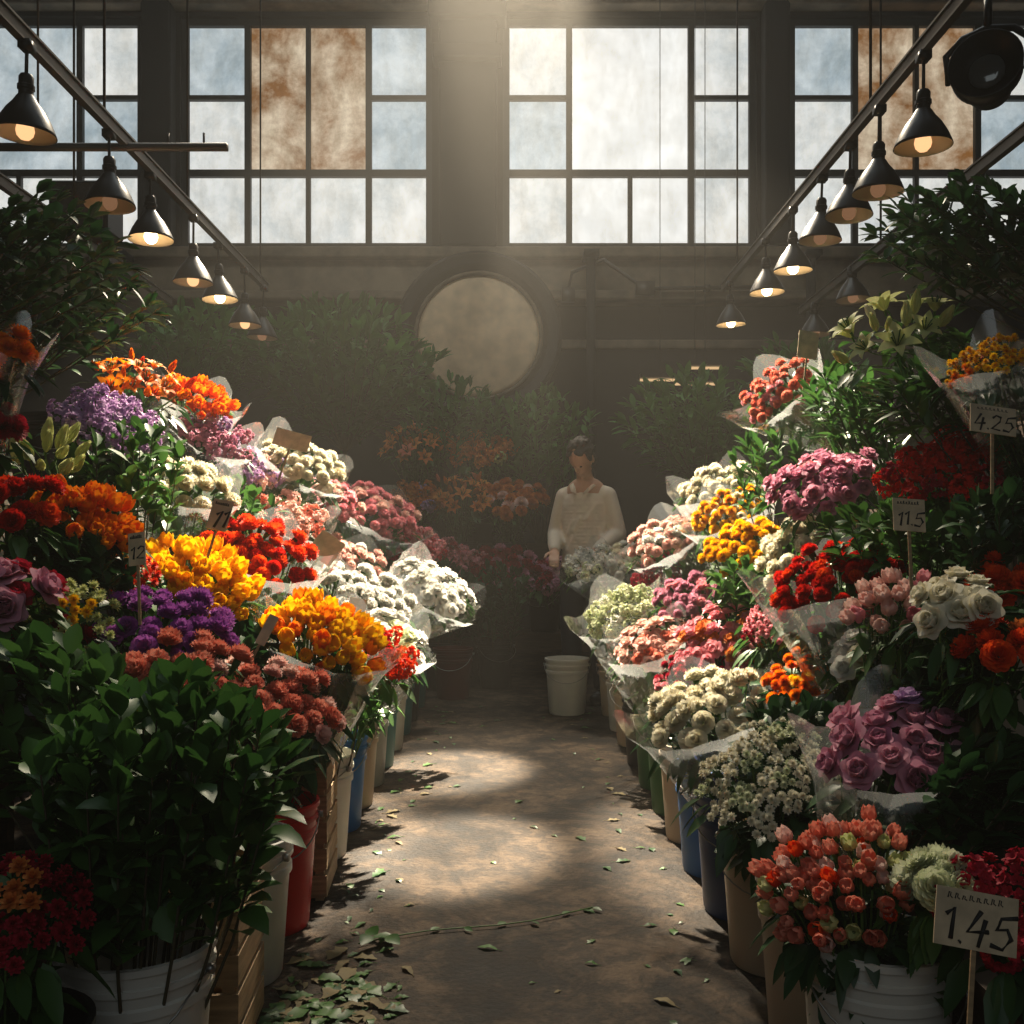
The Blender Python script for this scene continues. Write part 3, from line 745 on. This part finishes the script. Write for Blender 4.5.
def lamp(x, y, zrail, zl, lit, dia=.2):
    if not LP:
        mb = MB(); mb.lathe([(.022, .135), (.03, .125), (.042, .105), (.062, .08), (.082, .045), (.096, .012), (.1, 0), (.098, 0), (.093, .012), (.078, .045), (.058, .078), (.036, .102), (.02, .12)], 32)
        for i in range(len(mb.f)): mb.m[i] = 1 if i >= 32*7 else 0
        LP['shade'] = mb.mesh('lamp_shade', [BLACKM, INNER])
        mb = MB(); mb.lathe([(0, .20), (.018, .2), (.024, .19), (.024, .165), (.028, .163), (.028, .15), (.024, .148), (.024, .13), (.0, .128)], 20); LP['sock'] = mb.mesh('lamp_socket', [BLACKM], True, 40)
        mb = MB(); mb.lathe([(.0, -.018), (.015, -.014), (.026, -.002), (.03, .014), (.027, .03), (.017, .05), (.013, .065), (.013, .1)], 20)
        LP[2] = mb.mesh('bulb_on', [emit('bulb_lit', (1, .72, .4), 16)]); LP[1] = mb.mesh('bulb_dim', [emit('bulb_glow', (1, .55, .25), 1.6)])
        LP[0] = mb.mesh('bulb_off', [emit('bulb_faint', (1, .5, .25), .25)])
    e = empty('pendant_lamp', (x, y, zl))
    obj('lamp_shade', LP['shade'], e); obj('socket', LP['sock'], e); obj('bulb', LP[lit], e)
    mb = MB(); mb.tube([(0, 0, .19), (0, 0, zrail-zl-.01)], .006, 6); mb.box((0, 0, zrail-zl-.03), (.04, .05, .03)); obj('lamp_stem', mb.mesh('lamp_stem', [BLACKM]), e)
    e.rotation_euler = (rnd.uniform(-.04, .04), rnd.uniform(-.04, .04), 0)
    top(e, 'black metal bell-shaped pendant lamp '+('with a glowing warm bulb' if lit == 2 else 'with a faintly glowing bulb'), 'pendant lamp', 'bell-shaped pendant lamps on the rails')
for px, py, lit in ((25, 135, 1), (110, 206, 0), (151, 240, 2), (193, 283, 1), (220, 300, 2), (245, 326, 1), (262, 338, 0)):
    d = 1.63*F/(512-px); lamp(-1.63, d, 2.74, CH+(HY-py)*d/F, lit)
for px, py, lit in ((923, 147, 1), (878, 193, 0), (849, 216, 0), (820, 241, 0), (793, 271, 2), (767, 293, 2), (731, 325, 2)):
    d = 1.455*F/(px-512); lamp(1.455, d, 2.80, CH+(HY-py)*d/F, lit)
for px, py in ((853, 300), (815, 335)):
    d = 2.0*F/(px-512); lamp(2.0, d, 2.65, CH+(HY-py)*d/F, 0)
# floodlight
e = empty('floodlight', (1.60, 3.35, 2.62)); e.rotation_euler = (math.radians(-5), 0, math.radians(-30))
mb = MB(); mb.lathe([(0, .12), (.05, .12), (.07, .1), (.08, .03), (.11, -.02), (.115, -.09), (.11, -.09), (.095, -.03), (0, -.02)], 32, 0, Matrix.Rotation(-math.pi/2, 3, 'X'))
obj('lamp_can', mb.mesh('lamp_can', [BLACKM]), e)
mb = MB(); mb.ell((0, -.035, 0), (.06, .02, .06)); obj('lens', mb.mesh('lens', [plain('lens_glass', (.2, .2, .19), .12, .6)]), e)
mb = MB(); mb.tube([(-.12, 0, 0), (-.13, 0, .1), (-.08, 0, .15), (0, 0, .17), (.08, 0, .15), (.13, 0, .1), (.12, 0, 0)], .012, 8); mb.tube([(0, 0, .17), (0, 0, .3)], .014, 8); obj('yoke', mb.mesh('yoke', [BLACKM]), e)
top(e, 'black round floodlight on a curved yoke bracket', 'floodlight')
mb = MB(); mb.tube([(-2.9, 4.2, 2.72), (-1.2, 4.2, 2.72)], .018, 10)
for xx in (-2.3, -2.0, -1.45, -1.3): mb.tube([(xx, 4.2, 2.73), (xx, 4.2, 2.78)], .005, 6)
mb.tube([(-2.0, 4.2, 2.72), (-2.0, 4.2, ZC)], .005, 6)
o = obj('cross_pipe', mb.mesh('cross_pipe', [STEEL])); top(o, 'horizontal dark steel pipe with small hooks', 'pipe')
e = empty('speaker_box', (-2.2, 5.15, 2.76))
mb = MB(); mb.box((0, 0, 0), (.3, .22, .26)); o2 = obj('speaker_cabinet', mb.mesh('speaker_cabinet', [BLACKM], False), e); bv = o2.modifiers.new('b', 'BEVEL'); bv.width = .012
mb = MB(); mb.box((0, -.115, 0), (.26, .01, .22)); obj('grille', mb.mesh('grille', [plain('grille_cloth', (.06, .055, .05), .9, bump=.5, nscale=90)], False), e)
top(e, 'dark box-shaped loudspeaker resting on the steel rail', 'speaker')
for i, (px, py, w_) in enumerate(((660, 380, 40), (705, 368, 30), (695, 384, 40))):
    C = P(px, py, 9.6); e = empty('tube_light', C); L = w_*9.6/F
    mb = MB(); mb.box((0, 0, .04), (L, .1, .04)); obj('light_housing', mb.mesh('light_housing', [BLACKM], False), e)
    mb = MB(); mb.tube([(-L/2, 0, 0), (L/2, 0, 0)], .014, 8); obj('tube', mb.mesh('tube', [emit('tube_glow', (1, .65, .32), .9)]), e)
    mb = MB(); mb.tube([(0, 0, .06), (0, 0, ZC-C.z)], .004, 6); obj('hanging_rod', mb.mesh('hanging_rod', [BLACKM]), e)
    top(e, 'glowing fluorescent tube fixture hung on a rod', 'tube light', 'fluorescent tube fixtures')
for px in (588, 135, 800):
    mb = MB(); mb.tube([(wx(px), YB-.4, 0), (wx(px), YB-.4, wz(262))], .05, 12); mb.box((wx(px), YB-.4, .02), (.2, .2, .04)); mb.box((wx(px), YB-.4, wz(266)), (.16, .3, .06))
    top(obj('support_post', mb.mesh('support_post', [WALLM])), 'slim iron post under the window sill', 'post', 'iron posts')
mb = MB(); yy = YB-.4
mb.tube([(wx(566), yy, wz(300)), (wx(570), yy, wz(282)), (wx(600), yy, wz(270)), (wx(640), yy, wz(298)), (wx(760), yy, wz(296))], .022, 8)
mb.box((wx(640), yy, wz(298)), (.2, .1, .14)); mb.box((wx(700), yy+.1, wz(297)), (.06, .25, .06)); mb.box((wx(566), yy, wz(304)), (.14, .1, .14))
top(obj('conduit_pipe', mb.mesh('conduit_pipe', [STEEL])), 'bent steel conduit pipe with junction boxes along the beam', 'pipe')
# ---------------------------------------------------------------- floor litter
LM = []
for i in range(5):
    mb = MB(); rr = random.Random(i)
    L = .04+.008*i; pts = 7; vs = []
    for j in range(pts+1):
        t = j/pts; w_ = (.22+.06*(i % 3))*L*math.sin(math.pi*(.04+.92*t)**.85)*rr.uniform(.7, 1.2)
        zc = .002+.006*math.sin(t*math.pi)*rr.uniform(.4, 1.4)
        vs += [Vector((L*(t-.5), -w_, zc+w_*.12)), Vector((L*(t-.5), 0, zc)), Vector((L*(t-.5), w_*rr.uniform(.6, 1.1), zc+w_*.1))]
    fs = []
    for j in range(pts): fs += [(j*3, j*3+1, j*3+4, j*3+3), (j*3+1, j*3+2, j*3+5, j*3+4)]
    mb.add(vs, fs); mb.tube([(-L*.5, 0, .003), (-L*.8, .004, .002)], .001, 4)
    LM.append([mb.mesh('fallen_leaf', [m]) for m in (GREEN_M, GREEN_D, organic('leaf_dry', (.12, .09, .04), (.26, .21, .1), .7, .1))])
lr = random.Random(21)
for i in range(290):
    y = 2.0+4.4*lr.random()**1.4
    r_ = lr.random()
    if r_ < .5: x = -.52+abs(lr.gauss(0, .11))
    elif r_ < .82: x = .5-abs(lr.gauss(0, .11))
    else: x = lr.uniform(-.5, .48)
    big = 1.0
    if i < 120: x = -.42+lr.gauss(0, .10); y = 2.12+abs(lr.gauss(0, .2)); x = max(-.53, x); big = 1.35
    me = LM[i % 5][0 if lr.random() < .45 else (1 if lr.random() < .5 else 2)]
    o = obj('fallen_leaf', me, None, (x, y, 0), (0, 0, lr.random()*6.28), lr.uniform(.35, .9)*big)
    top(o, 'small fallen green leaf lying on the concrete floor', 'leaf', 'fallen leaves on the floor')
mb = MB(); b0 = Vector((.02, 2.75, .008)); pts = [b0+Vector((-.42+.09*k, -.16+.035*k+.02*math.sin(k), .0)) for k in range(8)]
mb.tube(pts, .0018, 5)
for k in range(2, 8):
    leaf(mb, pts[k], Vector((.5, (-1)**k*.5, .05)), .035, .009, .1, 1)
o = obj('fallen_sprig', mb.mesh('fallen_sprig', [STEM, GREEN_M])); top(o, 'thin fallen stem with small leaves on the floor', 'sprig')
mb = MB(); q0 = Vector((-.34, 2.6, .012))
for k in range(6): leaf(mb, q0+Vector((rnd.uniform(-.03, .03), rnd.uniform(-.03, .03), .003*k)), Vector((math.cos(k*1.1), math.sin(k*1.1), .15)), .06, .02, .2)
top(obj('fallen_leaf_cluster', mb.mesh('fallen_leaf_cluster', [GREEN_M])), 'torn clump of green leaves on the floor', 'leaf')
# ---------------------------------------------------------------- person
def remesh(mb, name, mat, vox, parent, smooth=6):
    o = obj(name, mb.mesh(name, [mat]), parent)
    r = o.modifiers.new('r', 'REMESH'); r.mode = 'VOXEL'; r.voxel_size = vox; r.use_smooth_shade = True
    s = o.modifiers.new('s', 'SMOOTH'); s.iterations = smooth; s.factor = .5
    return o
pe = empty('person', (.49, 6.6, 0)); pe.rotation_euler = (0, 0, math.radians(-24))
def chain(mb, pts, rad, seg=14):
    for i in range(len(pts)-1):
        mb.tube([pts[i], pts[i+1]], [rad[i], rad[i+1]], seg)
    for p, r in zip(pts, rad): mb.ell(p, (r, r, r), seg, 8)
skin = plain('skin', (.6, .34, .22), .55); knit = plain('shirt_cloth', (.8, .7, .56), .9, bump=.25, nscale=12)
jean = plain('trousers_dark', (.03, .035, .05), .8); hairm = plain('hair_dark', (.02, .012, .008), .7, bump=.8, nscale=40)
mb = MB()
for z, rx, ry in ((.92, .15, .11), (1.02, .145, .105), (1.15, .15, .11), (1.28, .16, .115), (1.38, .14, .095)): mb.ell((0, 0, z), (rx, ry, .11), 18, 10)
chain(mb, [(0, .01, 1.42), (0, -.05, 1.53)], [.058, .052])
hr = Matrix.Rotation(math.radians(42), 3, 'X')
hc = Vector((.01, -.105, 1.60)); RZ = Matrix.Rotation(math.radians(-12), 3, 'Z')
def HP(v): return RZ @ (hr @ Vector(v))+hc
hm_ = RZ @ hr
mb.ell(HP((0, 0, .02)), (.074, .092, .098), 20, 14, rot=hm_); mb.ell(HP((0, -.03, -.055)), (.054, .06, .068), 16, 10, rot=hm_)
mb.ell(HP((0, -.098, -.015)), (.012, .016, .022), 10, 8, rot=hm_); mb.ell(HP((0, -.078, .015)), (.035, .012, .008), 10, 8, rot=hm_)
mb.ell(HP((0, -.088, -.06)), (.024, .01, .008), 10, 6, rot=hm_); mb.ell(HP((0, -.077, -.1)), (.022, .018, .016), 10, 6, rot=hm_)
for s in (-1, 1): mb.ell(HP((s*.075, .005, -.01)), (.01, .02, .032), 8, 8, rot=hm_)
arms = {}
for s in (-1, 1):
    S = Vector((s*.15, 0, 1.37)); E = Vector((s*.22, .01, 1.11)); W_ = Vector((s*.14, -.21, 1.0))
    arms[s] = (S, E, W_); chain(mb, [S, E, W_], [.05, .04, .027])
    dirh = (W_-E).normalized()
    mb.ell(W_+dirh*.045, (.036, .05, .018), 12, 8, rot=dirh.to_track_quat('Y', 'Z').to_matrix())
    sd = dirh.cross(Vector((0, 0, 1))).normalized()
    for i in range(4):
        o_ = sd*(i-1.5)*.019; L_ = (.066, .078, .072, .056)[i]
        a = W_+dirh*.085+o_; b = a+dirh*L_*.5+Vector((0, 0, -.012)); c = b+dirh*L_*.3+Vector((0, 0, -.03)); chain(mb, [a, b, c], [.009, .0085, .0075], 8)
    a = W_+dirh*.03-sd*s*.03; chain(mb, [a, a-sd*s*.025+dirh*.03, a-sd*s*.03+dirh*.055+Vector((0, 0, -.01))], [.011, .01, .009], 8)
    chain(mb, [(s*.09, 0, .9), (s*.1, -.01, .5), (s*.105, .02, .09)], [.085, .058, .04]); chain(mb, [(s*.105, .03, .05), (s*.115, -.13, .035)], [.045, .035])
remesh(mb, 'body', skin, .008, pe, 2)
mb = MB(); r_ = random.Random(3)
prof = [(.86, .165, .13), (.92, .17, .135), (1.0, .166, .13), (1.1, .160, .125), (1.2, .165, .125), (1.3, .17, .12), (1.35, .155, .108), (1.39, .12, .09), (1.425, .085, .076)]
for i in range(len(prof)-1):
    z0_, a0_, b0_ = prof[i]; z1_, a1_, b1_ = prof[i+1]
    for q in range(4):
        t = q/4; zz = z0_+(z1_-z0_)*t
        mb.ell((0, 0, zz), (a0_+(a1_-a0_)*t, b0_+(b1_-b0_)*t, .03), 24, 8)
for k in range(9):
    a = -1.57+r_.uniform(-1.2, 1.2); z = r_.uniform(.92, 1.25)
    mb.tube([(math.cos(a)*.158, math.sin(a)*.12, z), (math.cos(a+.35)*.162, math.sin(a+.35)*.123, z+.1)], [.014, .008], 8)
for s in (-1, 1):
    S, E, W_ = arms[s]; chain(mb, [Vector((s*.07, .01, 1.39)), S+Vector((0, 0, -.01)), S.lerp(E, .5), E, E.lerp(W_, .6), W_-(W_-E).normalized()*.02], [.056, .062, .06, .056, .05, .038], 16)
remesh(mb, 'shirt', knit, .010, pe, 5)
mb = MB()
for s in (-1, 1): # open shirt collar, two folded points
    mb.add([Vector(v) for v in ((s*.002, .07, 1.475), (s*.06, .03, 1.47), (s*.062, -.05, 1.45), (s*.02, -.122, 1.37), (s*.06, -.122, 1.385), (s*.088, -.07, 1.425), (s*.088, .04, 1.435), (s*.002, .088, 1.435))],
           [(0, 1, 6, 7), (1, 2, 5, 6), (2, 3, 4, 5)])
co_ = obj('collar', mb.mesh('collar', [knit]), pe); so_ = co_.modifiers.new('s', 'SOLIDIFY'); so_.thickness = .004
mb = MB(); mb.ell((0, 0, .90), (.155, .12, .12), 20, 10)
for s in (-1, 1): chain(mb, [(s*.085, 0, .86), (s*.1, -.01, .5), (s*.105, .02, .12)], [.095, .075, .06], 16)
remesh(mb, 'trousers', jean, .012, pe, 4)
mb = MB(); mb.ell(HP((0, .022, .045)), (.080, .086, .088), 20, 12, rot=hm_); mb.ell(HP((0, .05, -.035)), (.072, .05, .07), 16, 10, rot=hm_)
hrn = random.Random(11)
for k in range(46):
    th = hrn.uniform(0, 6.28); ph = hrn.uniform(.05, 1.45)
    v = Vector((math.sin(ph)*math.cos(th)*.08, math.sin(ph)*math.sin(th)*.086+.02, math.cos(ph)*.09+.045))
    if v.y < -.03 and v.z < .07: continue
    mb.ell(HP(v), (.012, .028, .01), 8, 6, rot=hm_ @ Matrix.Rotation(hrn.uniform(-.8, .8), 3, 'Z'))
for s in (-1, 1):
    mb.ell(HP((s*.072, -.008, .025)), (.012, .03, .042), 10, 8, rot=hm_)
    mb.ell(HP((s*.035, -.055, .085)), (.035, .025, .014), 10, 8, rot=hm_ @ Matrix.Rotation(s*.5, 3, 'Y'))
remesh(mb, 'hair', hairm, .007, pe, 1)
for s in (-1, 1):
    mb = MB(); mb.ell(HP((s*.03, -.084, -.002)), (.010, .007, .003), 10, 6, rot=hm_); obj('eye', mb.mesh('eye', [plain('eye_dark', (.1, .06, .04), .3)]), pe)
    mb = MB(); chain(mb, [(s*.105, .05, .05), (s*.118, -.15, .04)], [.052, .042], 14); mb.box((s*.112, -.05, .012), (.09, .27, .024)); obj('shoe', mb.mesh('shoe', [BLACKM]), pe)
top(pe, 'dark-haired person in cream collared shirt looking down at flowers', 'person')
# ---------------------------------------------------------------- lights
def aim(o, tgt): o.rotation_euler = (Vector(tgt)-o.location).to_track_quat('-Z', 'Y').to_euler()
def spot(name, loc, tgt, e, ang, col, size=.1, blend=.5):
    l = bpy.data.lights.new(name, 'SPOT'); l.energy = e; l.spot_size = math.radians(ang); l.color = col; l.shadow_soft_size = size; l.spot_blend = blend
    o = bpy.data.objects.new(name, l); COL.objects.link(o); o.location = loc; aim(o, tgt); return o
def area(name, loc, tgt, e, sx, sy, col):
    l = bpy.data.lights.new(name, 'AREA'); l.shape = 'RECTANGLE'; l.size = sx; l.size_y = sy; l.energy = e; l.color = col
    o = bpy.data.objects.new(name, l); COL.objects.link(o); o.location = loc; aim(o, tgt); return o
WARM = (1, .85, .64)
spot('sunbeam', (1.1, 10.5, 9.1), (-1.2, 4.1, 1.0), 42000, 11.5, WARM, .1, .3)
spot('sunbeam', (-1.4, 10.5, 9.1), (1.15, 4.0, .9), 38000, 11.5, WARM, .1, .3)
spot('sunbeam', (1.0, 10.5, 9.1), (-.3, 4.6, 0), 52000, 4.6, WARM, .06, .7)
spot('sunbeam', (1.0, 10.5, 9.1), (-.2, 3.4, 0), 46000, 4.2, WARM, .06, .7)
spot('wide_fill_spot', (-.1, 10.4, 9.0), (-.1, 3.3, .6), 6500, 28, WARM, .3, .6)  # weak wide spot added to lift what the narrow beams miss
area('overhead_fill', (0, 4.8, 7.45), (0, 4.8, 0), 50, 6, 4, (.8, .92, 1))  # added soft fill from above, the ceiling has no opening here
area('overhead_fill', (-.5, 6.3, 7.3), (-.4, 8, 1.5), 80, 6, 1, (.92, 1, .97))  # added fill that brightens the trees at the back
area('front_fill', (0, -1.8, 2.4), (0, 4, .8), 26, 4, 3, (.85, .95, 1))  # added low fill from behind the camera, no door is built
w = bpy.data.worlds.new('w'); scene.world = w; w.use_nodes = True
n = w.node_tree
n.nodes['Background'].inputs[0].default_value = (.62, .75, .85, 1); n.nodes['Background'].inputs[1].default_value = .2
vs_ = n.nodes.new('ShaderNodeVolumeScatter'); vs_.inputs['Density'].default_value = .0055; vs_.inputs['Anisotropy'].default_value = .35; vs_.inputs['Color'].default_value = (1, .96, .88, 1)
n.links.new(vs_.outputs[0], n.nodes['World Output'].inputs['Volume'])
# ---------------------------------------------------------------- camera
cam = bpy.data.cameras.new('camera'); cam.lens = 35; cam.sensor_width = 36; cam.shift_y = (HY-512)/1024
co = bpy.data.objects.new('camera', cam); COL.objects.link(co); co.location = (0, 0, CH); co.rotation_euler = (math.pi/2, 0, 0)
scene.camera = co
scene.view_settings.view_transform = 'Standard'
scene.view_settings.look = 'None'
scene.view_settings.exposure = -.35
print('objects', len(bpy.data.objects))
